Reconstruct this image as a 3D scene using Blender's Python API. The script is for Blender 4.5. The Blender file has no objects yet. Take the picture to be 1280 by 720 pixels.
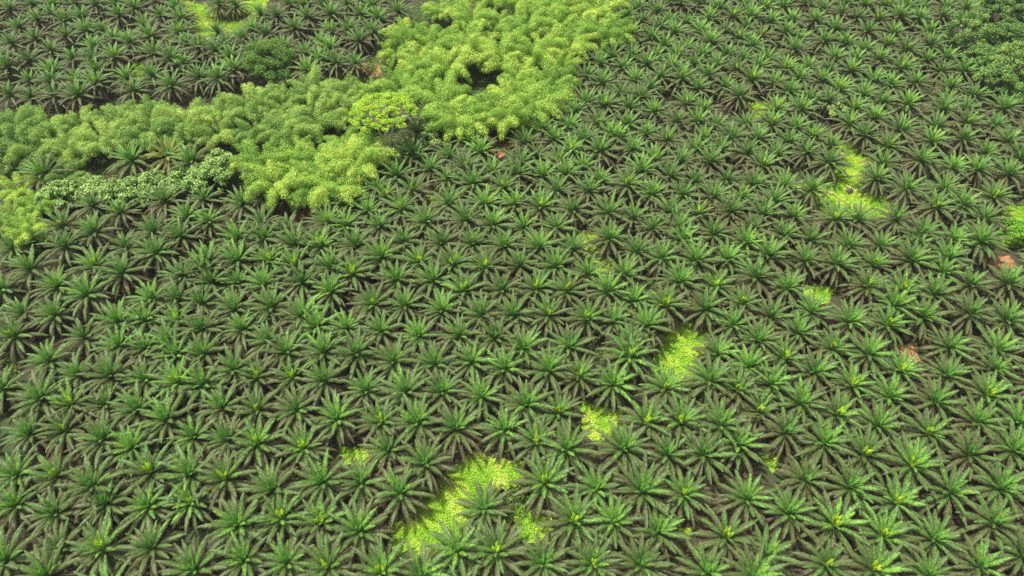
import bpy, math, random
import numpy as np
from mathutils import Vector, Matrix, Euler, noise

random.seed(11)
rng = np.random.default_rng(11)
PI = math.pi
R = math.radians
scene = bpy.context.scene
col = scene.collection

# ------------------------------------------------------------------ camera
TILT = R(49.0)                 # degrees below the horizon
HFOV = R(72.0)
CAMH = 134.5
HEART = 4.5                    # height of a palm's growing point
cam_data = bpy.data.cameras.new('camera')
cam = bpy.data.objects.new('camera', cam_data)
col.objects.link(cam)
cam.location = (0, 0, CAMH)
cam.rotation_euler = (PI / 2 - TILT, 0, 0)
cam_data.sensor_width = 36
cam_data.lens = 18 / math.tan(HFOV / 2)
cam_data.clip_start = 0.5
cam_data.clip_end = 6000
scene.camera = cam

# ------------------------------------------------------------------ light
SUN_EL, SUN_AZ = R(70), R(-62)       # azimuth measured from +Y (away from the camera) clockwise
world = bpy.data.worlds.new('World')
scene.world = world
world.use_nodes = True
wn = world.node_tree.nodes
bg = wn['Background']
sky = wn.new('ShaderNodeTexSky')
sky.sky_type = 'NISHITA'
sky.sun_disc = False
sky.sun_elevation = SUN_EL
sky.sun_rotation = SUN_AZ
sky.air_density = 1.0
sky.dust_density = 4.0
hs = wn.new('ShaderNodeHueSaturation')       # thin high cloud: a paler, less blue sky
hs.inputs['Saturation'].default_value = 0.35
world.node_tree.links.new(sky.outputs[0], hs.inputs['Color'])
world.node_tree.links.new(hs.outputs[0], bg.inputs['Color'])
bg.inputs['Strength'].default_value = 0.10
sd = bpy.data.lights.new('sun', 'SUN')
sun = bpy.data.objects.new('sun', sd)
col.objects.link(sun)
sd.energy = 3.7
sd.angle = R(4)
sd.color = (1.0, 0.95, 0.86)
sdir = Vector((math.sin(SUN_AZ) * math.cos(SUN_EL), math.cos(SUN_AZ) * math.cos(SUN_EL), math.sin(SUN_EL)))
sun.rotation_euler = sdir.to_track_quat('Z', 'Y').to_euler()
sun.location = sdir * 400
scene.view_settings.view_transform = 'Standard'
scene.view_settings.look = 'None'
scene.view_settings.gamma = 1
scene.view_settings.exposure = 0.75
scene.cycles.use_denoising = False
scene.cycles.max_bounces = 5
scene.cycles.diffuse_bounces = 3
scene.cycles.glossy_bounces = 1
scene.cycles.transmission_bounces = 3
scene.cycles.transparent_max_bounces = 4

F = 640 / math.tan(HFOV / 2)


def at(px, py, z=0.0):
    """World point at height z seen at photo pixel (px, py) of 1280x720."""
    u, v = (px - 640) / F, (py - 360) / F
    d = Vector((u, math.cos(TILT) - v * math.sin(TILT), -math.sin(TILT) - v * math.cos(TILT)))
    t = (z - CAMH) / d.z
    return Vector((d.x * t, d.y * t, z))


def to_px(p):
    y, z = p[1], p[2] - CAMH
    depth = y * math.cos(TILT) - z * math.sin(TILT)
    vv = -(y * math.sin(TILT) + z * math.cos(TILT)) / depth
    return 640 + F * p[0] / depth, 360 + F * vv


# ------------------------------------------------------------------ materials
def ramp_node(nt, stops):
    r = nt.nodes.new('ShaderNodeValToRGB')
    e = r.color_ramp.elements
    while len(e) > 1:
        e.remove(e[-1])
    e[0].position, e[0].color = stops[0][0], (*stops[0][1], 1)
    for p, c in stops[1:]:
        n = e.new(p)
        n.color = (*c, 1)
    return r


def leaf_material(name, stops, attr=None, trans=0.3, rough=0.55, spec=0.35, scale=0.25, var=0.35, hue=None, fine=3.0, each=0.0):
    """Foliage: colour by age attribute (or noise), patchy variation by world position, some translucency."""
    m = bpy.data.materials.new(name)
    m.use_nodes = True
    nt = m.node_tree
    nt.nodes.clear()
    L = nt.links.new
    out = nt.nodes.new('ShaderNodeOutputMaterial')
    geo = nt.nodes.new('ShaderNodeNewGeometry')
    n1 = nt.nodes.new('ShaderNodeTexNoise')
    n1.inputs['Scale'].default_value = scale
    n1.inputs['Detail'].default_value = 2
    L(geo.outputs['Position'], n1.inputs['Vector'])
    n2 = nt.nodes.new('ShaderNodeTexNoise')
    n2.inputs['Scale'].default_value = fine
    n2.inputs['Detail'].default_value = 2
    L(geo.outputs['Position'], n2.inputs['Vector'])
    rp = ramp_node(nt, stops)
    if attr:
        a = nt.nodes.new('ShaderNodeAttribute')
        a.attribute_name = attr
        ad = nt.nodes.new('ShaderNodeMath')
        ad.operation = 'MULTIPLY_ADD'
        L(n1.outputs['Fac'], ad.inputs[0])
        ad.inputs[1].default_value = 0.8
        ad.inputs[2].default_value = -0.4
        ad2 = nt.nodes.new('ShaderNodeMath')
        L(a.outputs['Fac'], ad2.inputs[0])
        L(ad.outputs[0], ad2.inputs[1])
        L(ad2.outputs[0], rp.inputs[0])
    else:
        a = nt.nodes.new('ShaderNodeAttribute')
        a.attribute_name = 'tone'
        ad = nt.nodes.new('ShaderNodeMath')
        L(a.outputs['Fac'], ad.inputs[0])
        m2 = nt.nodes.new('ShaderNodeMath')
        m2.operation = 'MULTIPLY_ADD'
        L(n1.outputs['Fac'], m2.inputs[0])
        m2.inputs[1].default_value = 1.2
        m2.inputs[2].default_value = -0.6
        L(m2.outputs[0], ad.inputs[1])
        oi = nt.nodes.new('ShaderNodeObjectInfo')      # every plant a little different
        m3 = nt.nodes.new('ShaderNodeMath')
        m3.operation = 'MULTIPLY_ADD'
        L(oi.outputs['Random'], m3.inputs[0])
        m3.inputs[1].default_value = each
        m3.inputs[2].default_value = -each / 2
        m4 = nt.nodes.new('ShaderNodeMath')
        L(m3.outputs[0], m4.inputs[0])
        L(ad.outputs[0], m4.inputs[1])
        L(m4.outputs[0], rp.inputs[0])
    mr = nt.nodes.new('ShaderNodeMapRange')
    L(n2.outputs['Fac'], mr.inputs[0])
    mr.inputs[1].default_value = 0.3
    mr.inputs[2].default_value = 0.7
    mr.inputs[3].default_value = 1 - var
    mr.inputs[4].default_value = 1 + var
    mx = nt.nodes.new('ShaderNodeVectorMath')
    mx.operation = 'SCALE'
    L(rp.outputs[0], mx.inputs[0])
    L(mr.outputs[0], mx.inputs['Scale'])
    p = nt.nodes.new('ShaderNodeBsdfPrincipled')
    L(mx.outputs[0], p.inputs['Base Color'])
    p.inputs['Roughness'].default_value = rough
    p.inputs['Specular IOR Level'].default_value = spec
    t = nt.nodes.new('ShaderNodeBsdfTranslucent')
    L(mx.outputs[0], t.inputs[0])
    ms = nt.nodes.new('ShaderNodeMixShader')
    ms.inputs[0].default_value = trans
    L(p.outputs[0], ms.inputs[1])
    L(t.outputs[0], ms.inputs[2])
    L(ms.outputs[0], out.inputs[0])
    return m


def noisy_material(name, stops, scale, rough=0.9, detail=6, bump=0.0, coarse=None):
    m = bpy.data.materials.new(name)
    m.use_nodes = True
    nt = m.node_tree
    L = nt.links.new
    p = nt.nodes['Principled BSDF']
    geo = nt.nodes.new('ShaderNodeNewGeometry')
    n = nt.nodes.new('ShaderNodeTexNoise')
    n.inputs['Scale'].default_value = scale
    n.inputs['Detail'].default_value = detail
    n.inputs['Roughness'].default_value = 0.65
    L(geo.outputs['Position'], n.inputs['Vector'])
    rp = ramp_node(nt, stops)
    L(n.outputs['Fac'], rp.inputs[0])
    c = rp.outputs[0]
    if coarse:
        n2 = nt.nodes.new('ShaderNodeTexNoise')
        n2.inputs['Scale'].default_value = coarse[0]
        n2.inputs['Detail'].default_value = 4
        L(geo.outputs['Position'], n2.inputs['Vector'])
        r2 = ramp_node(nt, [(coarse[2], (0, 0, 0)), (coarse[3], (1, 1, 1))])
        L(n2.outputs['Fac'], r2.inputs[0])
        mx = nt.nodes.new('ShaderNodeMix')
        mx.data_type = 'RGBA'
        L(r2.outputs[0], mx.inputs[0])
        L(c, mx.inputs[6])
        mx.inputs[7].default_value = (*coarse[1], 1)
        c = mx.outputs[2]
    L(c, p.inputs['Base Color'])
    p.inputs['Roughness'].default_value = rough
    if bump:
        b = nt.nodes.new('ShaderNodeBump')
        b.inputs['Strength'].default_value = bump
        b.inputs['Distance'].default_value = 0.3
        L(n.outputs['Fac'], b.inputs['Height'])
        L(b.outputs[0], p.inputs['Normal'])
    return m


M = {}
# fronds: 0 = youngest, 1 = oldest
M['frond'] = leaf_material('palm_frond', [(0.0, (0.19, 0.38, 0.05)), (0.16, (0.085, 0.185, 0.04)),
                                          (0.36, (0.094, 0.138, 0.038)), (0.62, (0.098, 0.108, 0.038)),
                                          (1.0, (0.108, 0.083, 0.042))],
                          attr='age', trans=0.14, rough=0.5, spec=0.27, scale=0.10, var=0.36, fine=2.6)
M['dry_frond'] = leaf_material('dry_yellow_frond', [(0.0, (0.20, 0.28, 0.05)), (0.6, (0.28, 0.28, 0.09)), (1.0, (0.32, 0.28, 0.13))],
                               attr='age', trans=0.2, rough=0.6, spec=0.2, scale=0.1, var=0.25)
M['litter'] = leaf_material('frond_litter', [(0.0, (0.055, 0.055, 0.026)), (1.0, (0.125, 0.10, 0.062))],
                            attr='age', trans=0.0, rough=0.8, spec=0.1, scale=0.1, var=0.4)
M['spear'] = leaf_material('spear_bright', [(0.0, (0.55, 0.70, 0.06)), (1.0, (0.34, 0.56, 0.07))], attr='age', trans=0.3, rough=0.5, spec=0.3, scale=0.3, var=0.15)
M['spear_green'] = leaf_material('spear_green', [(0.0, (0.18, 0.42, 0.07)), (1.0, (0.12, 0.30, 0.06))], attr='age', trans=0.25, rough=0.5, spec=0.3, scale=0.3, var=0.15)
M['trunk'] = noisy_material('palm_trunk', [(0.3, (0.06, 0.04, 0.03)), (0.5, (0.15, 0.09, 0.06)), (0.7, (0.26, 0.16, 0.11))], 3.0, bump=0.6)
M['bark'] = noisy_material('pale_bark', [(0.3, (0.42, 0.36, 0.27)), (0.7, (0.72, 0.66, 0.54))], 2.5, bump=0.3)
M['dark_bark'] = noisy_material('dark_bark', [(0.3, (0.07, 0.05, 0.035)), (0.7, (0.2, 0.15, 0.1))], 2.5, bump=0.3)
M['culm'] = noisy_material('bamboo_culm', [(0.3, (0.10, 0.11, 0.04)), (0.7, (0.22, 0.22, 0.08))], 1.5)
M['bamboo'] = leaf_material('bamboo_leaf', [(0.0, (0.20, 0.36, 0.07)), (0.5, (0.32, 0.49, 0.10)), (1.0, (0.46, 0.61, 0.13))], trans=0.32, rough=0.55, spec=0.25, scale=0.06, var=0.18, fine=0.8, each=0.5)
M['bamboo_yellow'] = leaf_material('bamboo_leaf_yellow', [(0.0, (0.20, 0.38, 0.05)), (0.5, (0.36, 0.56, 0.085)), (1.0, (0.54, 0.68, 0.12))], trans=0.32, rough=0.55, spec=0.25, scale=0.06, var=0.16, fine=0.8, each=0.55)
M['yellow_tree'] = leaf_material('yellow_tree_leaf', [(0.0, (0.30, 0.52, 0.04)), (1.0, (0.52, 0.70, 0.06))], trans=0.35, scale=0.2, var=0.2)
M['pale_leaf'] = leaf_material('pale_broad_leaf', [(0.0, (0.12, 0.24, 0.06)), (0.5, (0.22, 0.38, 0.09)), (1.0, (0.40, 0.54, 0.16))], trans=0.25, rough=0.5, spec=0.25, scale=0.2, var=0.3)
M['dark_leaf'] = leaf_material('dark_green_leaf', [(0.0, (0.06, 0.15, 0.02)), (1.0, (0.22, 0.38, 0.05))], trans=0.3, scale=0.2, var=0.3)
M['mid_leaf'] = leaf_material('mid_green_leaf', [(0.0, (0.07, 0.16, 0.03)), (0.6, (0.15, 0.30, 0.06)), (1.0, (0.30, 0.44, 0.09))], trans=0.28, rough=0.45, spec=0.4, scale=0.15, var=0.3)
M['bright_leaf'] = leaf_material('bright_green_leaf', [(0.0, (0.10, 0.32, 0.02)), (1.0, (0.30, 0.55, 0.04))], trans=0.35, scale=0.3, var=0.25)
M['cover'] = leaf_material('creeper_leaf', [(0.0, (0.20, 0.44, 0.03)), (0.45, (0.38, 0.62, 0.04)), (0.8, (0.58, 0.70, 0.09)), (1.0, (0.70, 0.68, 0.2))], trans=0.35, rough=0.6, spec=0.2, scale=0.35, var=0.2)
M['weed'] = leaf_material('weed_leaf', [(0.0, (0.06, 0.17, 0.02)), (0.6, (0.13, 0.27, 0.03)), (1.0, (0.25, 0.36, 0.04))], trans=0.3, rough=0.6, spec=0.2, scale=0.15, var=0.3)
M['ground'] = noisy_material('plantation_floor', [(0.25, (0.018, 0.016, 0.008)), (0.5, (0.045, 0.034, 0.017)), (0.75, (0.085, 0.06, 0.03))], 0.9,
                             detail=8, bump=0.5, coarse=(0.06, (0.035, 0.06, 0.015), 0.42, 0.6))
M['clearing'] = noisy_material('clearing_floor', [(0.3, (0.12, 0.26, 0.02)), (0.7, (0.30, 0.46, 0.03))], 0.7, bump=0.4)
M['soil'] = noisy_material('orange_soil', [(0.3, (0.22, 0.10, 0.045)), (0.55, (0.38, 0.17, 0.08)), (0.8, (0.42, 0.25, 0.14))], 0.8, bump=0.4)
M['rock'] = noisy_material('dark_rock', [(0.3, (0.03, 0.025, 0.035)), (0.7, (0.12, 0.09, 0.11))], 1.2, bump=0.5)


# ------------------------------------------------------------------ mesh helpers
class MB:
    """Collects quads / triangles with one float attribute and links them as ONE mesh."""
    def __init__(self):
        self.v, self.f, self.a = [], [], []

    def add(self, verts, faces, a):
        o = len(self.v)
        self.v.extend(verts)
        self.f.extend([tuple(i + o for i in q) for q in faces])
        self.a.extend([a] * len(verts) if isinstance(a, (int, float)) else a)

    def arrays(self):
        return np.array([tuple(p) for p in self.v], dtype=np.float32), self.f, np.array(self.a, dtype=np.float32)

    def mesh(self, name, mat, attr='tone', smooth=False):
        me = bpy.data.meshes.new(name)
        me.from_pydata([tuple(p) for p in self.v], [], self.f)
        at_ = me.attributes.new(attr, 'FLOAT', 'POINT')
        at_.data.foreach_set('value', np.array(self.a, dtype=np.float32))
        if smooth:
            me.polygons.foreach_set('use_smooth', [True] * len(me.polygons))
        me.materials.append(mat)
        me.update()
        return me


def quads_mesh(name, V, Q, A, mat, attr='tone'):
    """Fast mesh from numpy: V (n,3), Q (m,4) indices, A (n,)."""
    me = bpy.data.meshes.new(name)
    me.vertices.add(len(V))
    me.vertices.foreach_set('co', V.astype(np.float32).ravel())
    me.loops.add(len(Q) * 4)
    me.loops.foreach_set('vertex_index', Q.astype(np.int32).ravel())
    me.polygons.add(len(Q))
    me.polygons.foreach_set('loop_start', np.arange(0, len(Q) * 4, 4, dtype=np.int32))
    a = me.attributes.new(attr, 'FLOAT', 'POINT')
    a.data.foreach_set('value', A.astype(np.float32))
    me.materials.append(mat)
    me.update(calc_edges=True)
    me.validate()
    return me


def link(name, me, parent=None):
    o = bpy.data.objects.new(name, me)
    col.objects.link(o)
    if parent:
        o.parent = parent
    return o


def empty(name, loc, rz=0, sc=1):
    o = bpy.data.objects.new(name, None)
    o.empty_display_size = 0.5
    col.objects.link(o)
    o.location = loc
    o.rotation_euler = (0, 0, rz)
    o.scale = (sc, sc, sc)
    return o


def tag(o, label=None, cat=None, group=None, kind=None):
    if label:
        o['label'] = label
    if cat:
        o['category'] = cat
    if group:
        o['group'] = group
    if kind:
        o['kind'] = kind
    return o


def tube(mb, pts, radii, n=6, a=0.5):
    vs, fs = [], []
    for i, p in enumerate(pts):
        t = (pts[min(i + 1, len(pts) - 1)] - pts[max(i - 1, 0)]).normalized()
        ref = Vector((1, 0, 0)) if abs(t.x) < 0.8 else Vector((0, 1, 0))
        u = t.cross(ref).normalized()
        w = t.cross(u)
        for k in range(n):
            an = 2 * PI * k / n
            vs.append(p + (u * math.cos(an) + w * math.sin(an)) * radii[i])
    for i in range(len(pts) - 1):
        for k in range(n):
            fs.append((i * n + k, i * n + (k + 1) % n, (i + 1) * n + (k + 1) % n, (i + 1) * n + k))
    fs.append(tuple(reversed(range(n))))
    fs.append(tuple((len(pts) - 1) * n + k for k in range(n)))
    mb.add(vs, fs, a)


# ------------------------------------------------------------------ oil palm
def frond(mb, base, az, e0, droop, Ln, age, pairs=18, wid=1.0, rn=random, sway=0.0):
    """Arched rachis with a feather of leaflets on both sides. Leaflets hang more on old fronds."""
    segs = 9
    P, T = [], []
    p = Vector(base)
    e = e0
    ds = Ln / segs
    a_ = az
    for i in range(segs + 1):
        t = Vector((math.cos(a_) * math.cos(e), math.sin(a_) * math.cos(e), math.sin(e)))
        P.append(p.copy())
        T.append(t)
        p = p + t * ds
        s = (i + 1) / segs
        e = e0 - droop * s ** 1.5
        a_ = az + sway * s * s

    def ev(s):
        x = s * segs
        i = min(int(x), segs - 1)
        w = x - i
        return P[i].lerp(P[i + 1], w), T[i].lerp(T[i + 1], w).normalized()
    # rachis
    rad = [0.085 * (1 - 0.85 * i / segs) + 0.012 for i in range(0, segs + 1, 2)]
    tube(mb, P[0:segs + 1:2], rad, 3, max(0.0, age - 0.12))
    up0 = Vector((0, 0, 1))
    hang = 0.4 + 0.8 * age
    for j in range(pairs):
        s = 0.14 + 0.86 * (j + 0.5) / pairs
        pc, t = ev(s)
        side = t.cross(up0)
        if side.length < 0.05:
            side = Vector((-math.sin(az), math.cos(az), 0))
        side.normalize()
        nrm = side.cross(t).normalized()
        prof = max(0.0, math.sin(PI * min(1, max(0, (s - 0.06) / 0.97)) ** 0.8)) ** 0.7
        ll = 0.80 * wid * max(0.12, prof)
        w2 = 0.5 * Ln * 0.86 / pairs * rn.uniform(0.68, 1.05)
        fwd = 0.55 + 0.55 * s
        for sg in (-1, 1):
            l1 = ll * rn.uniform(0.85, 1.12)
            d1 = (side * sg + t * fwd + nrm * rn.uniform(-0.02, 0.3)).normalized()
            dn = Vector((0, 0, -1)) * hang * rn.uniform(0.6, 1.2)
            d2 = (side * sg * 0.75 + t * fwd * 1.1 + dn * 1.2).normalized()
            b = pc
            m_ = b + d1 * l1 * 0.5
            e_ = m_ + d2 * l1 * 0.55
            av = min(1, max(0, age + rn.uniform(-0.13, 0.13)))
            mb.add([b - t * w2, b + t * w2, m_ + t * w2 * 1.15, m_ - t * w2 * 0.9, e_ + t * w2 * 0.6, e_ - t * w2 * 0.1],
                   [(0, 1, 2, 3), (3, 2, 4, 5)], [av - 0.05, av - 0.05, av, av, av + 0.06, av + 0.06])


def palm_parts(seed, pairs, nf=52, slim=1.0):
    rn = random.Random(seed)
    lean_ = rn.uniform(-9, 9)
    big = rn.uniform(0.9, 1.06)
    crown, lower, tr, sp = MB(), MB(), MB(), MB()
    ph = rn.uniform(0, 6.28)
    nf += rn.randint(-8, 5)
    for i in range(nf):
        a = i / (nf - 1)                       # 0 youngest
        az = ph + i * 2.39996 + rn.uniform(-0.12, 0.12)
        if a < 0.5:
            e0 = R(82 - 66 * (a / 0.5) ** 0.85 + rn.uniform(-5, 5))
        else:
            e0 = R(16 - 56 * ((a - 0.5) / 0.5) ** 1.1 + rn.uniform(-5, 5))
        droop = R(18 + 52 * min(1, a * 1.5) - 26 * max(0, a - 0.6) / 0.4 + rn.uniform(-6, 8))
        e0 += R(lean_) * min(1, a * 2)
        Ln = big * (3.7 + 3.6 * min(1, a / 0.4)) * rn.uniform(0.93, 1.06)
        if a > 0.8:
            Ln *= 0.95
        r0 = 0.22 + 0.2 * a
        base = (math.cos(az) * r0, math.sin(az) * r0, HEART + 0.35 - 0.95 * a)
        age = min(1, max(0, a * 1.08 + rn.uniform(-0.06, 0.06)))
        frond(crown if a < 0.6 else lower, base, az, e0, droop, Ln, age, pairs, slim * (0.74 + 0.38 * min(1, a / 0.35)), rn, rn.uniform(-0.18, 0.18))
    # trunk with old leaf bases
    zz = [0, 0.4, 1.2, 2.0, 2.8, 3.5, HEART + 0.1]
    rr = [0.62, 0.46, 0.42, 0.44, 0.47, 0.5, 0.3]
    tube(tr, [Vector((0, 0, z)) for z in zz], rr, 9)
    for k in range(46):
        z = 0.7 + 3.3 * k / 46
        an = k * 2.39996
        d = Vector((math.cos(an), math.sin(an), 0))
        s_ = Vector((-math.sin(an), math.cos(an), 0)) * 0.11
        b = d * 0.40 + Vector((0, 0, z))
        tip = d * (0.66 + 0.12 * rn.random()) + Vector((0, 0, z + 0.34))
        tr.add([b - s_, b + s_, tip + s_ * 0.6, tip - s_ * 0.6, b - Vector((0, 0, 0.22))],
               [(0, 1, 2, 3), (4, 1, 2), (4, 2, 3), (4, 3, 0)], 0.5)
    # unopened spear leaves
    for k in range(5):
        an = rn.uniform(0, 6.28)
        tl = R(rn.uniform(2, 16))
        d = Vector((math.cos(an) * math.sin(tl), math.sin(an) * math.sin(tl), math.cos(tl)))
        b = Vector((math.cos(an) * 0.1, math.sin(an) * 0.1, HEART - 0.1))
        h = rn.uniform(2.2, 3.8)
        tube(sp, [b, b + d * h * 0.35, b + d * h * 0.75, b + d * h], [0.2, 0.4, 0.32, 0.05], 5, k / 5)
    return crown, lower, tr, sp


NV = 14
variants = []
for i in range(NV):
    c, l, t, s = palm_parts(100 + i, 21)
    variants.append((c.mesh('crown', M['frond'], 'age'), l.mesh('lower_fronds', M['frond'], 'age'),
                     t.mesh('trunk', M['trunk'], 'age'), s.mesh('spear_leaf', M['spear'], 'age'), s.mesh('spear_leaf', M['spear_green'], 'age')))
c, l, t, s = palm_parts(991, 17, 30)
dry_variant = (c.mesh('crown', M['dry_frond'], 'age'), l.mesh('lower_fronds', M['dry_frond'], 'age'),
               t.mesh('trunk', M['trunk'], 'age'), s.mesh('spear_leaf', M['spear'], 'age'), s.mesh('spear_leaf', M['spear_green'], 'age'))


def make_palm(loc, rz, sc, vi, bright, variant=None):
    v = variant or variants[vi % NV]
    r = empty('oil_palm', loc, rz, sc)
    link('trunk', v[2], r)
    link('crown', v[0], r)
    link('lower_fronds', v[1], r)
    link('spear_leaf', v[3 if bright else 4], r)
    return r


# ------------------------------------------------------------------ where things stand
PTS = [tuple(map(float, t.split(','))) for t in """522,166 514,192 21,594 71,595 116,608 189,590 238,593 20,632 69,642 133,630 186,634 239,628 77,687 128,686 190,685 243,712 7,700 58,720 282,598 340,613 403,603 451,604 500,616 298,656 352,648 402,653 449,664 306,699 359,704 409,709 478,714 531,580 606,636 681,604 745,611 718,651 572,687 620,690 678,704 741,705 767,653 526,720 803,614 855,618 933,624 1007,600 823,665 908,671 986,641 801,706 884,716 957,694 942,722 1063,609 1140,582 1187,615 1250,610 1120,628 1043,656 1104,670 1168,674 1242,654 1033,706 1092,712 1160,720 1224,708 1279,696 62,451 98,470 138,470 181,475 222,478 254,480 149,432 182,436 220,444 52,498 89,506 132,506 172,512 209,524 242,546 38,542 82,538 129,548 166,560 4,486 255,442 293,462 321,472 365,472 406,476 405,440 446,442 492,452 458,488 508,490 278,509 322,512 370,512 421,524 476,528 285,550 322,554 379,560 486,562 358,440 543,455 589,452 631,461 686,463 724,471 654,436 553,490 602,496 658,506 698,516 766,480 522,528 570,536 630,537 670,552 709,562 712,434 787,446 832,486 896,442 888,476 936,458 980,448 921,488 963,480 808,528 851,528 901,532 948,514 1001,504 982,540 780,562 834,568 880,568 924,556 1018,466 1041,436 1086,442 1065,482 1126,464 1184,470 1187,434 1246,438 1112,496 1169,502 1234,494 1047,518 1097,532 1160,542 1222,528 1272,528 1242,462 1030,554 1080,568 1212,568 1266,562 3,362 16,310 38,336 82,307 120,333 72,358 157,310 195,316 153,341 226,296 193,290 228,346 109,368 191,374 69,394 30,392 148,402 224,374 181,400 222,402 17,420 106,422 212,428 252,412 252,380 254,338 118,290 297,298 330,298 368,306 400,308 445,307 504,302 477,322 262,325 297,326 338,326 368,332 414,334 441,342 264,352 297,354 331,356 377,352 414,364 496,350 293,386 340,384 467,380 506,382 378,394 303,412 396,408 434,410 477,414 336,426 553,304 591,304 630,308 674,310 716,312 524,328 565,332 606,334 650,332 694,333 734,342 541,350 580,364 628,362 670,361 709,364 760,364 553,388 602,394 642,394 686,394 734,398 524,420 574,420 619,422 766,402 762,298 796,314 828,322 853,300 870,326 892,292 932,304 908,324 960,320 1006,326 980,294 1014,300 780,344 850,352 945,346 894,358 984,360 792,376 832,382 882,386 928,380 963,396 1014,390 808,408 916,406 998,416 948,426 788,432 1045,330 1060,308 1100,308 1092,332 1084,358 1146,306 1139,326 1128,364 1152,292 1190,300 1184,322 1178,340 1168,368 1226,302 1212,356 1260,354 1258,400 1062,402 1118,382 1154,396 1109,406 1212,392 55,218 165,200 210,194 240,202 80,284 234,272 254,248 150,264 303,254 332,244 360,242 260,276 328,278 358,288 410,278 432,282 474,282 436,254 460,264 502,262 470,234 496,220 456,224 482,244 538,148 587,176 601,190 561,194 522,198 538,210 559,222 591,230 581,210 656,180 678,162 692,174 712,160 730,176 748,156 762,168 650,204 671,194 615,214 647,218 698,202 714,188 750,190 730,208 678,220 707,218 750,224 696,238 630,234 736,238 516,238 561,254 606,256 643,254 676,260 717,262 760,266 532,278 582,276 616,282 654,282 695,284 784,156 808,166 834,174 772,172 790,186 819,200 846,150 872,152 896,158 932,156 965,154 994,160 880,172 914,174 946,174 986,176 1016,170 869,188 900,186 934,192 1008,190 970,192 851,204 888,204 802,214 838,220 954,208 870,226 908,224 784,232 816,242 854,242 942,230 980,232 892,246 928,246 968,252 1014,238 792,270 838,266 872,266 914,264 954,268 992,270 816,284 848,286 940,286 1036,204 1039,182 1092,148 1082,168 1062,154 1124,164 1110,182 1170,158 1165,176 1204,174 1208,154 1244,156 1258,178 1274,198 1104,204 1096,222 1151,200 1192,208 1222,212 1260,218 1133,236 1180,236 1170,258 1204,256 1242,246 1230,274 1120,274 1044,274 1072,274 1232,190 102,22 46,24 66,18 24,34 82,26 148,18 168,10 14,54 44,48 82,44 109,38 128,38 142,48 163,54 180,30 188,46 200,18 220,10 226,24 233,54 63,62 118,58 144,72 192,68 214,74 36,76 10,84 90,72 66,88 116,74 120,86 190,94 12,118 37,100 64,102 38,120 68,120 94,100 120,104 98,120 166,112 248,96 230,78 250,60 12,10 40,4 68,6 94,4 120,6 144,4 196,1 274,6 294,6 326,18 346,20 368,36 362,6 380,6 384,22 404,6 414,18 434,4 450,18 466,8 472,22 498,14 436,36 412,38 464,40 449,50 272,40 282,54 304,48 334,46 270,64 288,70 272,98 292,88 382,66 402,52 412,62 400,74 420,78 444,78 384,88 318,40 750,80 734,94 752,104 732,128 756,132 718,138 764,72 534,138 782,6 796,12 822,14 836,4 850,6 784,22 838,26 860,28 804,26 886,22 898,12 916,22 930,10 954,10 938,22 980,8 1008,4 964,26 990,24 788,42 814,46 824,34 843,40 876,40 906,38 932,36 924,48 952,46 982,42 1000,48 1020,24 774,54 830,58 858,60 888,54 790,70 820,70 846,70 878,70 908,68 940,58 928,74 958,74 780,84 808,80 840,84 868,80 896,82 920,86 948,84 982,86 1010,84 794,100 826,96 852,98 884,96 872,110 906,106 940,100 968,104 998,98 776,118 812,110 800,122 786,134 818,138 858,128 880,136 924,120 986,116 1012,124 970,138 1000,138 1028,12 1050,18 1072,22 1058,4 1082,6 1098,24 1106,8 1124,22 1132,8 1152,10 1148,24 1178,20 1182,8 1208,10 1044,38 1118,40 1030,52 1056,54 1082,60 1110,54 1132,62 1162,58 1160,74 1042,74 1070,74 1100,74 1064,88 1126,86 1034,88 1092,100 1144,102 1178,88 1204,90 1112,106 1080,118 1048,112 1182,74 1188,110 1102,128 1134,130 1184,128 1216,120 1178,138 1206,138 1068,136 1036,126 1028,100 1254,136""".split()]
BRIGHT = [tuple(map(float, t.split(','))) for t in """122,672 239,622 181,580 66,584 280,588 349,638 406,704 476,716 398,642 682,593 718,644 618,682 741,694 778,648
972,688 910,662 855,614 1128,618 1111,658 1047,652 1032,704 1236,704 1098,708 1196,612 218,470 88,502 74,532 24,528 316,468 362,458 318,502 376,552 320,548
474,518 728,464 698,502 674,540 834,478 852,520 810,514 949,507 788,436 988,438 920,484 1072,470 1130,452 1107,522 1166,536 1086,560 1144,570 1240,490
1054,502 36,317 172,387 14,376 220,394 10,408 114,326 400,296 366,324 336,318 462,366 438,330 592,290 520,318 564,318 580,354 670,352 688,382 738,384
606,324 712,356 894,346 834,368 933,370 1094,324 1085,346 1132,354 1110,400 1196,420 1048,420 1264,378""".split()]
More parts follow.
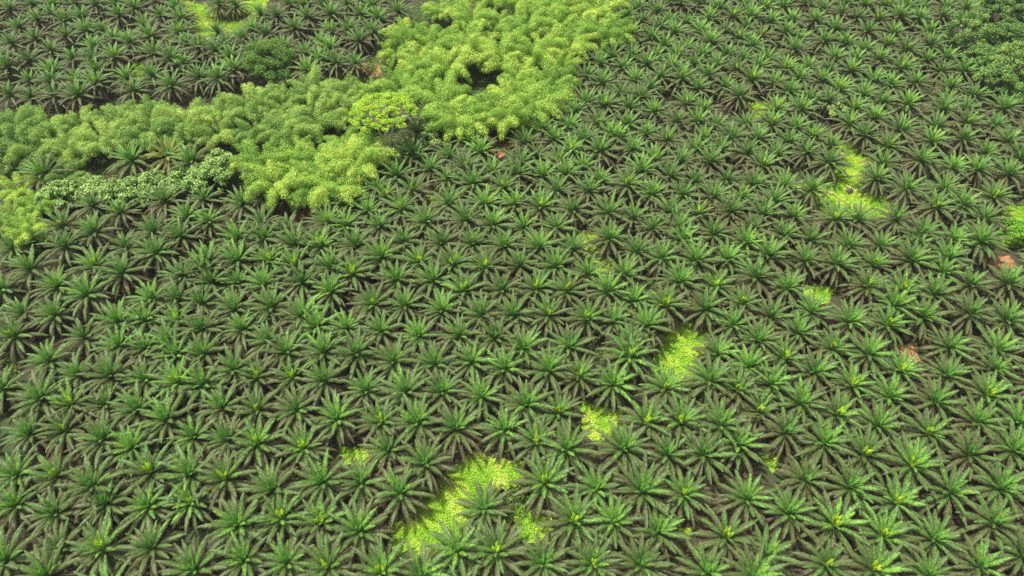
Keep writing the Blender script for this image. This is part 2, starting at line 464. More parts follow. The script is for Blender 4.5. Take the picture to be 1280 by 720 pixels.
CLEAR = [  # clearings with low bright creeper, outlines on the ground in photo pixels
    [(488, 664), (526, 622), (564, 586), (592, 566), (658, 580), (654, 606), (622, 612), (590, 640), (600, 668), (570, 684), (545, 716), (496, 712)],
    [(640, 634), (676, 640), (706, 656), (692, 682), (650, 678)],
    [(806, 484), (820, 440), (836, 404), (886, 398), (880, 446), (862, 488), (824, 498)],
    [(724, 502), (782, 514), (772, 534), (750, 556), (728, 544)],
    [(716, 290), (752, 294), (776, 348), (742, 342)],
    [(1030, 168), (1084, 180), (1092, 234), (1124, 256), (1104, 276), (1048, 272), (990, 250), (1000, 226), (1036, 224)],
    [(930, 130), (968, 126), (964, 146), (936, 148)],
    [(224, 0), (262, 8), (336, -2), (326, 32), (262, 50), (230, 40)],
    [(1002, 356), (1042, 360), (1036, 380), (1008, 378)],
    [(424, 558), (472, 562), (462, 582), (430, 580)],
    [(150, 84), (182, 78), (178, 100), (154, 108)],
    [(206, 44), (220, 40), (222, 54), (210, 56)],
    [(836, 160), (864, 166), (856, 180), (840, 176)],
    [(216, 318), (242, 312), (250, 326), (232, 336)],
    [(1246, 262), (1290, 254), (1290, 312), (1246, 306)],
    [(948, 572), (974, 568), (966, 592)],
    [(846, 660), (866, 660), (860, 676)],
    [(534, 244), (556, 242), (552, 262), (538, 262)],
    [(700, 74), (726, 72), (726, 92), (706, 90)],
    [(520, 84), (540, 80), (536, 96)],
]
GAPS = [  # thinner, darker green gaps with weeds
    [(596, 612), (662, 602), (668, 640), (612, 664)],
    [(0, 448), (26, 446), (22, 482), (0, 484)], [(150, 360), (176, 356), (172, 384), (154, 384)], [(590, 436), (612, 430), (606, 452)],
    [(735, 430), (770, 428), (770, 446), (740, 446)], [(800, 350), (826, 350), (820, 368)], [(900, 620), (930, 616), (920, 640)],
    [(0, 360), (28, 358), (24, 380), (0, 380)], [(450, 82), (472, 78), (470, 94)], [(846, 374), (868, 372), (864, 390)],
]
SOIL = [  # bare orange earth
    [(238, 12), (250, 18), (268, 22), (262, 28), (244, 22)], [(444, 78), (474, 80), (478, 96), (450, 94)],
    [(600, 188), (620, 176), (648, 176), (640, 192), (612, 200)], [(346, 254), (388, 250), (402, 268), (366, 276)],
    [(398, 250), (414, 250), (410, 260)], [(1118, 430), (1140, 432), (1152, 452), (1128, 450)],
    [(1222, 320), (1262, 320), (1272, 334), (1236, 336)], [(712, 112), (722, 114), (726, 132), (712, 130)],
    [(905, 572), (918, 574), (914, 584), (904, 582)], [(1010, 536), (1022, 540), (1018, 552)], [(296, 70), (372, 52), (366, 60), (300, 78)],
]
CLEARW = [[at(x, y, 0) for x, y in c] for c in CLEAR]
GAPW = [[at(x, y, 0) for x, y in c] for c in GAPS]
SOILW = [[at(x, y, 0) for x, y in c] for c in SOIL]


def inside(p, poly):
    r = False
    j = len(poly) - 1
    for i in range(len(poly)):
        a, b = poly[i], poly[j]
        if (a[1] > p[1]) != (b[1] > p[1]) and p[0] < (b[0] - a[0]) * (p[1] - a[1]) / (b[1] - a[1]) + a[0]:
            r = not r
        j = i
    return r


# bamboo and other trees, (pixel of the crown's middle, kind)
BAMBOO_GREEN = [(14, 150), (55, 156), (98, 150), (142, 144), (186, 140), (230, 146), (275, 138), (312, 122), (350, 128), (392, 108), (425, 112),
                (392, 142), (435, 135), (36, 180), (84, 180), (128, 166), (180, 158), (226, 162), (268, 160), (318, 156), (356, 156)]
BAMBOO_YELLOW = [(326, 196), (362, 190), (398, 192), (345, 218), (392, 224), (430, 176), (430, 204), (444, 190), (418, 226),
                 (494, 62), (508, 40), (540, 44), (520, 82), (560, 74), (500, 104), (545, 104), (470, 118), (592, 50), (628, 62), (622, 26),
                 (588, 14), (658, 26), (668, 58), (700, 24), (736, 22), (716, 46), (760, 32), (654, 92), (690, 96), (704, 76), 
                 (600, 138), (572, 140), (634, 136), (556, 122), (668, 118), (642, 112), (550, 8), (610, -8), (655, -4), (702, -4), (745, 2), (470, 44)]
BAMBOO_YELLOW = BAMBOO_YELLOW[:-1]
BAMBOO_DULL = [(18, 232), (12, 262), (44, 252), (78, 216), (30, 284)]
used_veg = []


def veg_at(px, py, h):
    p = at(px, py, h)
    return Vector((p.x, p.y, 0))


# ------------------------------------------------------------------ the ground
def sheet(name, polys, z, mat, sub=None):
    vs, fs = [], []
    for poly in polys:
        o = len(vs)
        # rounded, ragged outline
        n = len(poly)
        c = sum(poly, Vector()) / n
        ring = []
        for i in range(n):
            a, b = poly[i], poly[(i + 1) % n]
            for k in range(5):
                q = a.lerp(b, k / 5)
                d = (q - c).normalized()
                ring.append(q + d * (noise.noise(q * 0.9) * 0.9))
        vs.append(Vector((c.x, c.y, z)))
        vs.extend(Vector((q.x, q.y, z)) for q in ring)
        m_ = len(ring)
        for i in range(m_):
            fs.append((o, o + 1 + i, o + 1 + (i + 1) % m_))
    me = bpy.data.meshes.new(name)
    me.from_pydata([tuple(v) for v in vs], [], fs)
    me.materials.append(mat)
    return link(name, me)


me = bpy.data.meshes.new('ground')
S = 1500      # far past everything the frame can show; the haze box encloses it
me.from_pydata([(-S, -S, 0), (S, -S, 0), (S, S, 0), (-S, S, 0)], [], [(0, 1, 2, 3)])
me.materials.append(M['ground'])
tag(link('ground', me), kind='structure')
tag(sheet('ground_clearings', CLEARW, 0.02, M['clearing']), kind='structure')
tag(sheet('ground_bare_soil', SOILW, 0.04, M['soil']), kind='structure')

# ------------------------------------------------------------------ palms: positions
allp = []      # (Vector ground, px, py)
for (x, y) in PTS:
    p = at(x, y, HEART + 0.3)
    allp.append([Vector((p.x, p.y, 0)), x, y, True])
traced = len(allp)
vegW = [veg_at(x, y, 7) for x, y in BAMBOO_GREEN + BAMBOO_YELLOW + BAMBOO_DULL]
TREE_SPOTS = [(75, 236), (112, 228), (150, 232), (188, 226), (232, 224), (262, 214), (272, 196), (535, 175), (480, 204), (686, 126), (1048, 138), (1212, 36), (1255, 14),
              (1232, 66), (1272, 66), (1246, 98), (1276, 112), (335, 74), (346, 100), (1268, 286), (16, 192), (48, 200), (480, 138), (1282, 34), (300, 204)]
vegW += [veg_at(x, y, 6) for x, y in TREE_SPOTS]
grid = np.array([(a[0].x, a[0].y) for a in allp])
vg = np.array([(v.x, v.y) for v in vegW])
cand = []
sp = 8.9
rows = int(330 / (sp * 0.866))
for r in range(rows):
    yy = 10 + r * sp * 0.866
    hw = 60 + (yy + 60) * 0.88
    nx = int(2 * hw / sp)
    for c in range(nx):
        cand.append((-hw + (c + 0.5 * (r % 2)) * sp + random.uniform(-.6, .6), yy + random.uniform(-.6, .6)))
# finer candidates fill real holes between the traced palms
for _ in range(26000):
    yy = random.uniform(10, 330)
    hw = 60 + (yy + 60) * 0.88
    cand.append((random.uniform(-hw, hw), yy))
for q in cand:
    d = np.hypot(grid[:, 0] - q[0], grid[:, 1] - q[1]).min()
    x, y = to_px((q[0], q[1], HEART))
    inframe = -5 < x < 1285 and -5 < y < 725
    if d < (8.0 if not inframe else 8.1):
        continue
    if np.hypot(vg[:, 0] - q[0], vg[:, 1] - q[1]).min() < 7.0:
        continue
    if y < 330:
        # keep the belt of bamboo free
        if inside((x, y), [(-80, 122), (200, 118), (300, 95), (440, 95), (450, 30), (540, -60), (800, -60), (770, 40), (725, 70), (740, 120), (640, 165), (520, 205), (400, 240), (290, 250), (100, 256), (-80, 276)]) \
                or inside((x, y), [(1190, -60), (1400, -60), (1400, 150), (1260, 140), (1190, 60)]):
            continue
    g3 = Vector((q[0], q[1], 0))
    if any(inside(g3 + Vector(d), c) for c in CLEARW + SOILW for d in ((0, 0, 0), (3.5, 0, 0), (-3.5, 0, 0), (0, 3, 0), (0, -4.5, 0))):
        continue
    allp.append([g3, x, y, False])
    grid = np.vstack([grid, [q]])
print('palms', len(allp), 'traced', traced)

SPECIAL = {(165, 200): 0, (210, 194): 'dry', (55, 218): 0, (240, 202): 0, (538, 148): 0, (771, 205): 'drysome'}
inview = [a for a in allp if -12 < a[1] < 1292 and -30 < a[2] < 738]
inview.sort(key=lambda a: -a[2])
near = inview[:294]
spec_ids = set()
specials = []
for (x, y), kind in SPECIAL.items():
    b = min(allp, key=lambda a: math.hypot(a[1] - x, a[2] - y))
    if math.hypot(b[1] - x, b[2] - y) < 14 and not any(b is n for n in near):
        specials.append((b, kind, (x, y)))
nearset = {id(a) for a in near} | {id(s[0]) for s in specials}

# ------------------------------------------------------------------ labels
ORD = ['nearest', 'second', 'third', 'fourth', 'fifth', 'sixth', 'seventh', 'eighth', 'ninth', 'tenth', 'eleventh', 'twelfth']
DIRS = ['right of', 'lower right of', 'below', 'lower left of', 'left of', 'upper left of', 'above', 'upper right of']
PALM_MARKS = [((560, 650), 'the largest yellow-green clearing'), ((846, 448), 'the tall bright clearing'), ((750, 530), 'the small star-shaped clearing'),
              ((1134, 440), 'the orange soil patch'), ((1022, 368), 'the faint right-hand gap'), ((745, 318), 'the slim gap above centre'),
              ((446, 570), 'the small bottom-left gap'), ((230, 324), 'the small upper-left gap'), ((0, 720), "the photo's bottom left corner"),
              ((1280, 720), "the photo's bottom right corner"), ((0, 540), 'the left edge below its middle'), ((1280, 560), 'the right edge below its middle'),
              ((14, 465), 'the dark left-edge gap'), ((300, 450), 'the middle of the left half'), ((960, 580), 'the thin green lower-right gap'),
              ((640, 360), "the photo's exact centre"), ((300, 620), 'the middle of the lower left quarter'), ((1010, 545), 'the red soil speck'),
              ((600, 440), 'the dark weedy central gap')]


def place_labels(items, marks, noun):
    """items: list of (object, px, py, adjective). A label names the landmark, the direction from it and the order."""
    buckets = {}
    for it in items:
        o, x, y, adj = it
        mk = min(range(len(marks)), key=lambda i: math.hypot(marks[i][0][0] - x, (marks[i][0][1] - y) * 1.15))
        dx, dy = x - marks[mk][0][0], y - marks[mk][0][1]
        s = int(round(math.degrees(math.atan2(dy, dx)) / 45)) % 8
        buckets.setdefault((mk, s), []).append((math.hypot(dx, dy), it))
    for (mk, s), lst in buckets.items():
        lst.sort(key=lambda t: t[0])
        for k, (_, (o, x, y, adj)) in enumerate(lst):
            n = ORD[min(k, 11)]
            o['label'] = ('%s %s' % (adj, noun)).strip() + ', %s one %s %s' % (n, DIRS[s], marks[mk][1])


# ------------------------------------------------------------------ the nearer palms, one object each
items = []
for i, a in enumerate(near):
    p, x, y, tr_ = a
    bright = any(abs(bx - x) < 9 and -4 < y - by < 18 for bx, by in BRIGHT) if tr_ else random.random() < 0.3
    sc = random.uniform(0.88, 1.07)
    # keep the growing point where it was traced when the palm is scaled
    if tr_:
        q = at(x, y, (HEART + 0.3) * sc)
        p = Vector((q.x, q.y, 0))
    a[0] = p
    o = make_palm(p, random.uniform(0, 6.28), sc, random.randrange(NV), bright)
    tag(o, cat='palm', group='oil palms planted in rows')
    items.append((o, x, y, 'bright-hearted oil palm' if bright else 'green-hearted oil palm'))
FIX = {(606, 636): 'oil palm standing alone inside the largest yellow-green clearing',
       (572, 687): 'dark oil palm on the lower rim of the largest clearing, left of a bright-hearted one',
       (620, 690): 'oil palm with bright yellow heart just below the palm inside the largest clearing'}
place_labels(items, PALM_MARKS, '')
for o, *_ in items:
    o['label'] = o['label'].replace(' ,', ',')
for (fx, fy), lab in FIX.items():
    b = min(items, key=lambda t: math.hypot(t[1] - fx, t[2] - fy))
    b[0]['label'] = lab
SPL = {(165, 200): 'green palm with wide dark-tipped fronds standing in front of the green bamboo', (210, 194): 'yellowed palm with drying fronds between two palms by the bamboo',
       (55, 218): 'single palm with few horizontal fronds beside the dark tree at the left edge', (240, 202): 'small green palm behind the pale-leaved bushes, right of the yellowed palm',
       (538, 148): 'palm between the flat-topped yellow tree and the bamboo on its right', (771, 205): 'oil palm in the far rows with one dry yellow frond'}
for (a, kind, key) in specials:
    sc = {0: 1.15, 'dry': 1.15, 'drysome': 0.95}[kind] 
    q = at(key[0], key[1], (HEART + 0.3) * sc)
    o = make_palm(Vector((q.x, q.y, 0)), random.uniform(0, 6.28), sc, random.randrange(NV), False, dry_variant if kind == 'dry' else None)
    if kind == 'drysome':
        mb = MB()
        frond(mb, (0.2, 0, HEART), R(10) - o.rotation_euler.z, R(35), R(75), 6.6, 0.9, 17, 1.2)
        link('dry_frond', mb.mesh('dry_frond', M['dry_frond'], 'age'), o)
    tag(o, SPL[key], 'palm', 'oil palms planted in rows')

# ------------------------------------------------------------------ the far palms: one mass
lod = []
for i in range(12):
    c, l, t, s = palm_parts(300 + i, 15, 50, 0.86)
    for k_, mb in (('c', c), ('t', t), ('s', s)):
        pass
    c.add(l.v, l.f, l.a)
    lod.append((c, t, s))


def to_quads(mb):
    V, Fc, A = mb.arrays()
    Q = np.array([f if len(f) == 4 else (f[0], f[1], f[2], f[2]) if len(f) == 3 else None for f in Fc if len(f) in (3, 4)], dtype=np.int64)
    tri = Q[:, 2] == Q[:, 3]
    return V, Q[~tri], A


lodq = [[to_quads(m_) for m_ in t] for t in lod]
acc = []
far = [a for a in allp if id(a) not in nearset and -110 < a[1] < 1390 and -60 < a[2] < 800]
print('far', len(far))
Vs, Qs, As, Ms = [], [], [], []
off = 0
for a in far:
    g = lodq[random.randrange(12)]
    rz = random.uniform(0, 6.28)
    sc = random.uniform(0.90, 1.08)
    cz, sz = math.cos(rz) * sc, math.sin(rz) * sc
    Rm = np.array([[cz, sz, 0], [-sz, cz, 0], [0, 0, sc]])
    bright = random.random() < 0.2
    for k, (V, Qd, A) in enumerate(g):
        W = V @ Rm + np.array([a[0].x, a[0].y, 0])
        Vs.append(W)
        Qs.append(Qd + off)
        As.append(A)
        Ms.append(np.full(len(Qd), (0, 1, 2 if bright else 3)[k]))
        off += len(V)
me = quads_mesh('oil_palm_plantation', np.vstack(Vs), np.vstack(Qs), np.concatenate(As), M['frond'], 'age')
for k in ('trunk', 'spear', 'spear_green'):
    me.materials.append(M[k])
me.polygons.foreach_set('material_index', np.concatenate(Ms).astype(np.int32))
o = link('oil_palm_plantation', me)
tag(o, 'oil palms of the far rows growing crown to crown up to the top edge', 'palms', kind='stuff')


# ------------------------------------------------------------------ leaf clouds for trees, bushes and bamboo
def leaf_quads(C, D, N, ln, wd):
    """Leaf cards: centres C, long direction D, normal N."""
    B = np.cross(N, D)
    B /= np.linalg.norm(B, axis=1)[:, None] + 1e-9
    ln = np.asarray(ln)[:, None]
    wd = np.asarray(wd)[:, None]
    V = np.stack([C - D * ln * .5, C + B * wd * .5 + D * ln * .05, C + D * ln * .5, C - B * wd * .5 + D * ln * .05], 1).reshape(-1, 3)
    Q = np.arange(len(V)).reshape(-1, 4)
    return V, Q


def unit(a):
    return a / (np.linalg.norm(a, axis=1)[:, None] + 1e-9)


def cloud(center, rad, n, ln, wd, tone, g, upbias=0.7, shell=0.45, droop=0.0, out=0.9, jit=0.4, tv=0.12):
    d = unit(g.normal(size=(n, 3)))
    r = (shell + (1 - shell) * g.random(n)) ** 0.6
    C = np.array(center) + d * r[:, None] * np.array(rad)
    N = unit(d * out + g.normal(size=(n, 3)) * jit + np.array([0, 0, upbias]))
    D = unit(np.cross(N, g.normal(size=(n, 3))) + np.array([0, 0, -droop]))
    V, Q = leaf_quads(C, D, N, ln * g.uniform(0.7, 1.3, n), wd * g.uniform(0.7, 1.3, n))
    A = np.repeat(np.clip(tone + g.normal(size=n) * tv, 0, 1), 4)
    return V, Q, A


def merge(parts):
    off = 0
    Vs, Qs, As = [], [], []
    for V, Q, A in parts:
        Vs.append(V)
        Qs.append(Q + off)
        As.append(A)
        off += len(V)
    return np.vstack(Vs), np.vstack(Qs), np.concatenate(As)


def bamboo_meshes(seed, mat):
    g = np.random.default_rng(seed)
    rn = random.Random(seed)
    culm = MB()
    parts = []
    n = rn.randint(19, 25)
    for i in range(n):
        az = i * 2.39996 + rn.uniform(-.4, .4)
        q = math.sqrt((i + 0.5) / n)
        Ln = rn.uniform(10.5, 15.0) * (1 - 0.08 * q)
        p = Vector((math.cos(az), math.sin(az), 0)) * (0.3 + 0.9 * q)
        pts = [p.copy()]
        e0 = PI / 2 - R(2 + 14 * q)
        segs = 12
        bend = R(45 + 80 * q) + R(rn.uniform(-8, 26))
        ts = []
        for k in range(segs):
            s = (k + 1) / segs
            ee = e0 - bend * s ** 2.4
            t = Vector((math.cos(az) * math.cos(ee), math.sin(az) * math.cos(ee), math.sin(ee)))
            ts.append(t)
            p = p + t * (Ln / segs)
            pts.append(p.copy())
        tube(culm, pts[::2], [0.08, 0.075, 0.065, 0.055, 0.04, 0.025, 0.01], 4)
        tone0 = 0.5 + rn.uniform(-.34, .34)
        wmax = rn.uniform(1.45, 2.05)
        # one plume: leafy twigs packed along the drooping end, leaves trailing down the arc
        for k in range(5, segs + 1):
            s = (k - 4) / (segs - 4)
            rr = wmax * (0.35 + 0.65 * math.sin(PI * min(1.0, 0.12 + 0.80 * s)))
            cc = np.array(pts[k]) + g.normal(size=3) * 0.15 - np.array([0, 0, 0.2 * rr])
            m_ = int(80 * rr * rr)
            d = unit(g.normal(size=(m_, 3)) + np.array([0, 0, 0.35]))
            C = cc + d * ((0.55 + 0.5 * g.random(m_))[:, None]) * np.array([rr, rr, rr * 0.8])
            N = unit(d * 1.3 + g.normal(size=(m_, 3)) * 0.28 + np.array([0, 0, 0.15]))
            tt = np.array(ts[min(k, segs - 1)])
            D = unit(tt * 0.8 + d * 0.7 + np.array([0, 0, -0.7]) + g.normal(size=(m_, 3)) * 0.35)
            D = unit(D - N * (D * N).sum(1)[:, None])
            V, Q = leaf_quads(C, D, N, g.uniform(0.3, 0.6, m_), g.uniform(0.10, 0.19, m_))
            parts.append((V, Q, np.repeat(np.clip(tone0 + rn.uniform(-.06, .06) + g.normal(size=m_) * .08, 0, 1), 4)))
    V, Q, A = merge(parts)
    return quads_mesh('foliage', V, Q, A, mat), culm.mesh('culms', M['culm'])


def spawn_bamboo(px, py, bm, sc, rz):
    p = veg_at(px, py, 8.5 * sc)
    o = empty('bamboo_clump', p, rz, sc)
    link('foliage', bm[0], o)
    link('culms', bm[1], o)
    tag(o, cat='bamboo', group='bamboo clumps in the belt across the plantation')
    return o


bg_ = [bamboo_meshes(40 + i, M['bamboo']) for i in range(4)]
by_ = [bamboo_meshes(60 + i, M['bamboo_yellow']) for i in range(5)]
VEG_MARKS = [((480, 138), 'the flat-topped yellow tree'), ((604, 85), 'the black hole in the bamboo'), ((335, 74), 'the round dark tree'), ((165, 200), 'the palm before the bamboo'),
             ((686, 126), 'the small pale-leaved tree'), ((0, 150), "the photo's left edge"), ((640, 0), 'the middle of the top edge'), ((770, 30), "the belt's right end"),
             ((370, 262), 'the soil below the bamboo'), ((460, 86), 'the soil above the bamboo'), ((0, 262), 'the left edge, a third down')]
items = []
for k, (x, y) in enumerate(BAMBOO_GREEN):
    o = spawn_bamboo(x, y, bg_[k % 4], random.uniform(0.84, 1.15), random.uniform(0, 6.28))
    items.append((o, x, y, 'mid-green'))
for k, (x, y) in enumerate(BAMBOO_YELLOW):
    o = spawn_bamboo(x, y, by_[k % 5], random.uniform(0.74, 1.24), random.uniform(0, 6.28))
    items.append((o, x, y, 'yellow-green'))
for k, (x, y) in enumerate(BAMBOO_DULL):
    o = spawn_bamboo(x, y, (by_ + bg_)[(k * 5) % 9], random.uniform(0.62, 0.78), random.uniform(0, 6.28))
    items.append((o, x, y, 'low yellowish'))
place_labels(items, VEG_MARKS, 'bamboo clump')


def tree(name, px, py, h, rad, mat, bark, label, cat, nclump=40, leaf=(0.5, 0.34), n_per=90, trunk_r=0.28, base=0.35, clump_r=1.3, flat=0.7, seed=1, trunks=1, tone=0.5, group=None, top_only=False, foot=None):
    """Trunk, limbs reaching into each leaf clump, and a crown of leaf clumps spread through its volume."""
    g = np.random.default_rng(seed)
    rn = random.Random(seed)
    p = veg_at(px, py, h * (1 + base) / 2 if not top_only else h * 0.85)
    if foot:
        p = at(foot[0], foot[1], 0)
    o = empty(name, p, rn.uniform(0, 6.28))
    tb = MB()
    parts = []
    zc = h * (base + 1) / 2
    rz_ = h * (1 - base) / 2
    forks = []
    for t in range(trunks):
        an = 2 * PI * t / max(1, trunks) + rn.uniform(-.4, .4)
        lean = 0.0 if trunks == 1 else 0.28
        top = Vector((math.cos(an) * lean * h * .6, math.sin(an) * lean * h * .6, h * (base + 0.12)))
        pts = [Vector((math.cos(an) * .2 * (trunks > 1), math.sin(an) * .2 * (trunks > 1), 0)), top * 0.5 + Vector((rn.uniform(-.2, .2), rn.uniform(-.2, .2), 0)), top]
        tube(tb, pts, [trunk_r * 1.25, trunk_r * .85, trunk_r * .6], 8)
        forks.append(top)
    for c in range(nclump):
        d = Vector((rn.gauss(0, 1), rn.gauss(0, 1), rn.gauss(0, 1))).normalized()
        if top_only:
            d.z = abs(d.z) * 0.6
        elif d.z < -0.5:
            d.z *= -0.7
        r = rn.uniform(0.55, 1.0) ** 0.6
        cc = Vector((d.x * rad * r, d.y * rad * r, zc + d.z * rz_ * r))
        if top_only:
            cc.z = h * (0.80 + 0.2 * (1 - (cc.x ** 2 + cc.y ** 2) / rad ** 2)) + rn.uniform(-.4, .5)
        f = min(forks, key=lambda q: (q - cc).length)
        mid = f.lerp(cc, 0.55) + Vector((0, 0, -0.25))
        tube(tb, [f, mid, cc], [trunk_r * .38, trunk_r * .22, trunk_r * .06], 4)
        cr = clump_r * rn.uniform(0.6, 1.25)
        parts.append(cloud(cc, (cr, cr, cr * flat), int(n_per * 1.3 * cr * cr), leaf[0], leaf[1], tone + rn.uniform(-.2, .2), g, 0.5, 0.15, 0.0, 0.6, 0.55, 0.25))
    V, Q, A = merge(parts)
    link('crown', quads_mesh('crown', V, Q, A, mat), o)
    link('trunk', tb.mesh('trunk', bark), o)
    tag(o, label, cat, group)
    return o


tree('flat_topped_tree', 480, 140, 18.5, 9.8, M['yellow_tree'], M['bark'], 'flat-topped yellow-green tree with forked pale trunks rising from the bamboo', 'tree', 190, (0.42, 0.26), 100, 0.36, 0.6, 1.0, 0.5, 5, 3, top_only=True, foot=(487, 195))
BUSH = [((75, 238), 5.5, 4.6, 'pale-leaved bush at the left end of the bush row below the bamboo', 0.72), ((112, 232), 5.0, 4.2, 'yellowish pale-leaved bush, second from the left in the bush row', 0.85),
        ((150, 236), 5.5, 4.8, 'pale green bush below the palm before the bamboo', 0.6), ((190, 230), 6.0, 5.2, 'dense pale green bush in the middle of the bush row', 0.5),
        ((232, 226), 6.0, 5.2, 'dense pale green bush right of the middle of the bush row', 0.5), ((262, 216), 6.5, 5.2, 'tall pale green bush near the right end of the bush row', 0.55),
        ((276, 200), 7.0, 3.2, 'narrow whitish-leaved bush rising at the right end of the bush row', 0.75)]
for i, ((x, y), h, r, lab, tn) in enumerate(BUSH):
    tree('broadleaf_bush', x, y + 6, h * 1.35, r * 1.22, M['pale_leaf'], M['dark_bark'], lab, 'bush', 80, (0.7, 0.55), 52, 0.16, 0.15, 1.15, 0.8, 20 + i, 2, tn, 'pale-leaved bushes below the bamboo')
tree('small_tree', 535, 176, 6.5, 3.4, M['pale_leaf'], M['dark_bark'], 'small pale green tree right of the flat-topped yellow tree', 'tree', 30, (0.6, 0.45), 60, 0.15, 0.3, 1.0, 0.8, 31, 1, 0.75)
tree('shrub', 479, 204, 5, 2.8, M['bright_leaf'], M['dark_bark'], 'bright green shrub at the foot of the flat-topped yellow tree', 'shrub', 22, (0.6, 0.45), 55, 0.14, 0.2, 1.0, 0.8, 32, 1, 0.3)
tree('small_tree', 686, 124, 8, 4.2, M['pale_leaf'], M['bark'], 'small thin-trunked tree with pale spotty leaves at the bamboo edge', 'tree', 34, (0.6, 0.5), 42, 0.16, 0.4, 1.0, 0.8, 33, 1, 0.95)
tree('small_tree', 1048, 138, 6.5, 3.2, M['pale_leaf'], M['bark'], 'small pale tree standing among the far palms on the right', 'tree', 26, (0.5, 0.4), 46, 0.13, 0.4, 0.9, 0.8, 34, 1, 0.85)
tree('round_tree', 334, 72, 11, 8.2, M['dark_leaf'], M['dark_bark'], 'round dark green tree behind the green bamboo', 'tree', 70, (0.45, 0.25), 95, 0.35, 0.2, 1.7, 0.75, 35, 1, 0.55)
tree('round_tree', 348, 100, 7, 5.0, M['dark_leaf'], M['dark_bark'], 'low dark tree just below the round dark tree', 'tree', 40, (0.5, 0.35), 75, 0.25, 0.15, 1.3, 0.75, 36, 1, 0.35)
tree('round_tree', 18, 194, 10, 7.5, M['dark_leaf'], M['dark_bark'], 'dark blue-green feathery tree at the left edge', 'tree', 60, (0.6, 0.2), 90, 0.3, 0.2, 1.6, 0.5, 37, 1, 0.3)
TR = [((1210, 38), 13, 6.8, 'pale-trunked leafy tree at the left end of the upper right grove', 0.6, 'mid_leaf'), ((1250, 12), 16, 7.0, 'leafy tree at the top of the upper right grove', 0.3, 'mid_leaf'),
      ((1230, 74), 9, 5.6, 'mid-green tree in the middle of the upper right grove', 0.5, 'mid_leaf'), ((1270, 78), 13, 7.0, 'bright broad tree on the right edge of the upper right grove', 0.95, 'mid_leaf'),
      ((1244, 98), 10, 5.0, 'tree at the lower left of the upper right grove', 0.6, 'mid_leaf'), ((1274, 114), 7, 5.0, 'lowest tree of the upper right grove, at the right edge', 0.6, 'mid_leaf'),
      ((1262, 46), 12, 5.5, 'tree between the top and middle of the upper right grove', 0.45, 'mid_leaf'),
      ((1284, 40), 9, 6.0, 'dark tree in the shaded hollow of the upper right grove', 0.3, 'dark_leaf')]
for i, ((x, y), h, r, lab, tn, mt) in enumerate(TR):
    tree('grove_tree', x, y, h * 1.25, r * 1.08, M[mt], M['bark'], lab, 'tree', 100, (0.5, 0.36), 85, 0.3, 0.25, 1.45, 0.7, 50 + i, 1, tn, 'trees of the upper right grove')
tree('broadleaf_bush', 1268, 290, 6, 4.6, M['bright_leaf'], M['dark_bark'], 'glossy bright green bush at the right edge of the photo', 'bush', 44, (0.55, 0.45), 70, 0.18, 0.15, 1.15, 0.8, 61, 2, 0.5)
tree('shrub', 736, 66, 3.5, 1.8, M['bright_leaf'], M['dark_bark'], 'small yellow-green shrub at the right foot of the bamboo belt', 'shrub', 14, (0.6, 0.4), 60, 0.1, 0.2, 0.8, 0.8, 62, 1, 0.95)

# dark boulder in the upper right clearing
mb = MB()
rn_ = random.Random(4)
vs, fs = [], []
nr, ns = 8, 12
for i in range(nr + 1):
    th = PI * i / nr
    for k in range(ns):
        ph = 2 * PI * k / ns
        d = Vector((math.sin(th) * math.cos(ph), math.sin(th) * math.sin(ph), math.cos(th)))
        rr = 1.0 + 0.28 * noise.noise(d * 1.7)
        vs.append(Vector((d.x * 1.15 * rr, d.y * 0.95 * rr, 0.45 + d.z * 0.95 * rr)))
for i in range(nr):
    for k in range(ns):
        fs.append((i * ns + k, i * ns + (k + 1) % ns, (i + 1) * ns + (k + 1) % ns, (i + 1) * ns + k))
mb.add(vs, fs, 0.5)
o = link('boulder', mb.mesh('boulder', M['rock'], smooth=True))
o.location = veg_at(1062, 239, 0.5)
tag(o, 'dark purplish lump lying in the clearing on the upper right', 'boulder')

# ------------------------------------------------------------------ ground cover, weeds and litter
def scatter_in(polys, dens, g, grow=0.0):
    out = []
    for poly in polys:
        xs = [p.x for p in poly]
        ys = [p.y for p in poly]
        ar = (max(xs) - min(xs)) * (max(ys) - min(ys))
        n = int(ar * dens)
        X = g.uniform(min(xs) - .8, max(xs) + .8, n)
        Y = g.uniform(min(ys) - .8, max(ys) + .8, n)
        for x, y in zip(X, Y):
            q = Vector((x, y, 0))
            j = Vector((noise.noise(Vector((x * .5, y * .5, 3))), noise.noise(Vector((x * .5, y * .5, 9))), 0)) * 1.6
            if inside(q + j, poly):
                out.append((x, y))
    return np.array(out)


g = np.random.default_rng(5)
C2 = scatter_in(CLEARW, 48, g)
n = len(C2)
hh = np.array([0.25 + 0.55 * max(0, noise.noise(Vector((x * .35, y * .35, 0))) + 0.35) for x, y in C2])
tone = np.array([0.45 + 0.9 * noise.noise(Vector((x * .22, y * .22, 5))) + 0.25 * noise.noise(Vector((x * 1.3, y * 1.3, 2))) for x, y in C2])
C = np.column_stack([C2, hh * g.uniform(0.4, 1, n)])
N = unit(g.normal(size=(n, 3)) * 0.55 + np.array([0, 0, 1.0]))
D = unit(np.cross(N, g.normal(size=(n, 3))))
V, Q = leaf_quads(C, D, N, g.uniform(0.18, 0.40, n), g.uniform(0.12, 0.28, n))
o = link('ground_cover', quads_mesh('ground_cover', V, Q, np.repeat(np.clip(tone + g.normal(size=n) * .2, 0, 1), 4), M['cover']))
tag(o, 'bright yellow-green creeper carpeting the clearings between the palms', 'ground cover', kind='stuff')

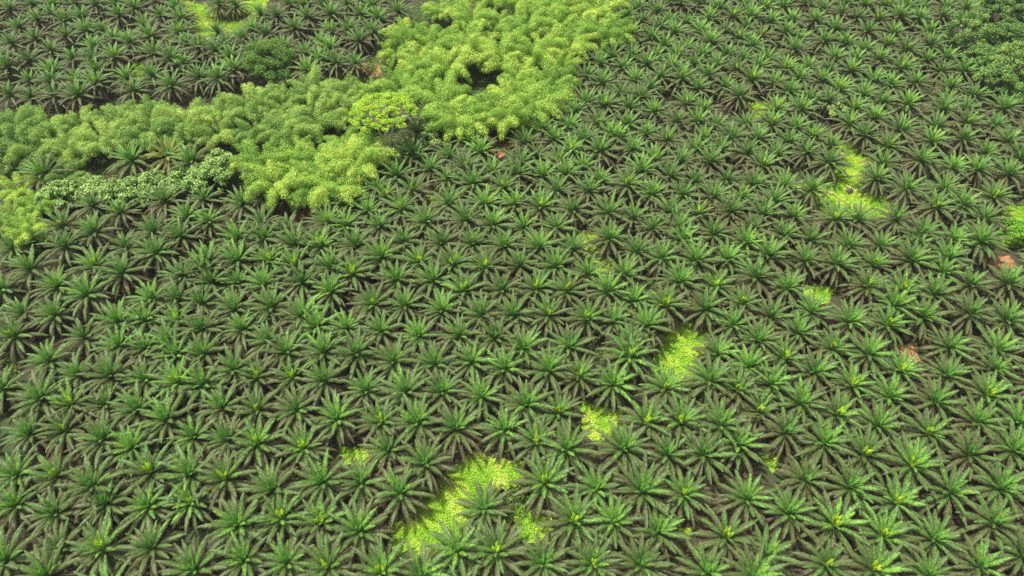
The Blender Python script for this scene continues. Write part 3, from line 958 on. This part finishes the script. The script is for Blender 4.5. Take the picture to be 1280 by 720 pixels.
# weeds: in the thin gaps and in loose drifts under the palms
C2 = scatter_in(GAPW, 16, g)
BELT = [[(-60, 150), (200, 140), (320, 120), (450, 105), (470, 60), (540, -20), (790, -20), (770, 60), (725, 90), (725, 130), (650, 180), (520, 215), (400, 258), (290, 268), (-60, 300)],
        [(1190, -20), (1400, -20), (1400, 150), (1250, 145), (1190, 70)]]
C2 = np.vstack([C2, scatter_in([[at(x, y, 0) for x, y in c] for c in BELT], 4.5, g)])
W = []
for _ in range(90000):
    y = g.uniform(40, 300)
    hw = 30 + y * 0.86
    x = g.uniform(-hw, hw)
    if noise.noise(Vector((x * .045, y * .045, 1.7))) + 0.5 * noise.noise(Vector((x * .2, y * .2, 7))) > 0.28:
        W.append((x, y))
C2 = np.vstack([C2, np.array(W)])
n = len(C2)
C = np.column_stack([C2, g.uniform(0.1, 0.9, n)])
N = unit(g.normal(size=(n, 3)) * 0.6 + np.array([0, 0, 1.0]))
D = unit(np.cross(N, g.normal(size=(n, 3))))
V, Q = leaf_quads(C, D, N, g.uniform(0.3, 0.75, n), g.uniform(0.2, 0.45, n))
o = link('undergrowth', quads_mesh('undergrowth', V, Q, np.repeat(g.random(n), 4), M['weed']))
tag(o, 'low green weeds growing in drifts under the palms', 'undergrowth', kind='stuff')

# cut fronds lying on the ground between the rows
proto = MB()
rnf = random.Random(8)
protos = []
for k in range(5):
    mb = MB()
    frond(mb, (-2.8, 0, 0.22), 0, R(4), R(9), 5.6, 0.5, 9, 0.9, rnf, rnf.uniform(-.3, .3))
    mb.v = [Vector((v.x, v.y, max(0.06, v.z * 0.6 + 0.1))) for v in mb.v]
    protos.append(to_quads(mb))
Vs, Qs, As = [], [], []
off = 0
spots = [(a[0].x, a[0].y, 5) for a in allp] + [(random.uniform(-.8, .8) * yy, yy, 2) for yy in (random.uniform(45, 290) for _ in range(1500))]
for sx, sy, cnt in spots:
    if to_px((sx, sy, 0))[1] < -20:
        continue
    for k in range(cnt):
        V, Qd, A = protos[random.randrange(5)]
        rz = random.uniform(0, 6.28)
        an, dd = random.uniform(0, 6.28), random.uniform(2.0, 5.2)
        x, y = sx + math.cos(an) * dd, sy + math.sin(an) * dd
        if any(inside(Vector((x, y, 0)), c) for c in CLEARW):
            continue
        Rm = np.array([[math.cos(rz), math.sin(rz), 0], [-math.sin(rz), math.cos(rz), 0], [0, 0, 1]])
        Vs.append(V @ Rm + np.array([x, y, 0.05 * k]))
        Qs.append(Qd + off)
        As.append(np.clip(A + random.uniform(-.5, .5), 0, 1))
        off += len(V)
o = link('frond_litter', quads_mesh('frond_litter', np.vstack(Vs), np.vstack(Qs), np.concatenate(As), M['litter'], 'age'))
tag(o, 'dead brown fronds strewn on the ground between the palms', 'litter', kind='stuff')

# ------------------------------------------------------------------ thin warm-season haze over the plantation
HAZE = 0.00006
if HAZE:
    me = bpy.data.meshes.new('haze')
    X, Y0, Y1, Z0, Z1 = 1510, -1510, 1510, -1.0, 150.0
    me.from_pydata([(-X, Y0, Z0), (X, Y0, Z0), (X, Y1, Z0), (-X, Y1, Z0), (-X, Y0, Z1), (X, Y0, Z1), (X, Y1, Z1), (-X, Y1, Z1)], [],
                   [(0, 3, 2, 1), (4, 5, 6, 7), (0, 1, 5, 4), (1, 2, 6, 5), (2, 3, 7, 6), (3, 0, 4, 7)])
    m = bpy.data.materials.new('haze')
    m.use_nodes = True
    m.node_tree.nodes.clear()
    out = m.node_tree.nodes.new('ShaderNodeOutputMaterial')
    pv = m.node_tree.nodes.new('ShaderNodeVolumePrincipled')
    pv.inputs['Color'].default_value = (0.92, 0.95, 1.0, 1)
    pv.inputs['Density'].default_value = HAZE
    m.node_tree.links.new(pv.outputs[0], out.inputs['Volume'])
    me.materials.append(m)
    tag(link('haze', me), kind='stuff')
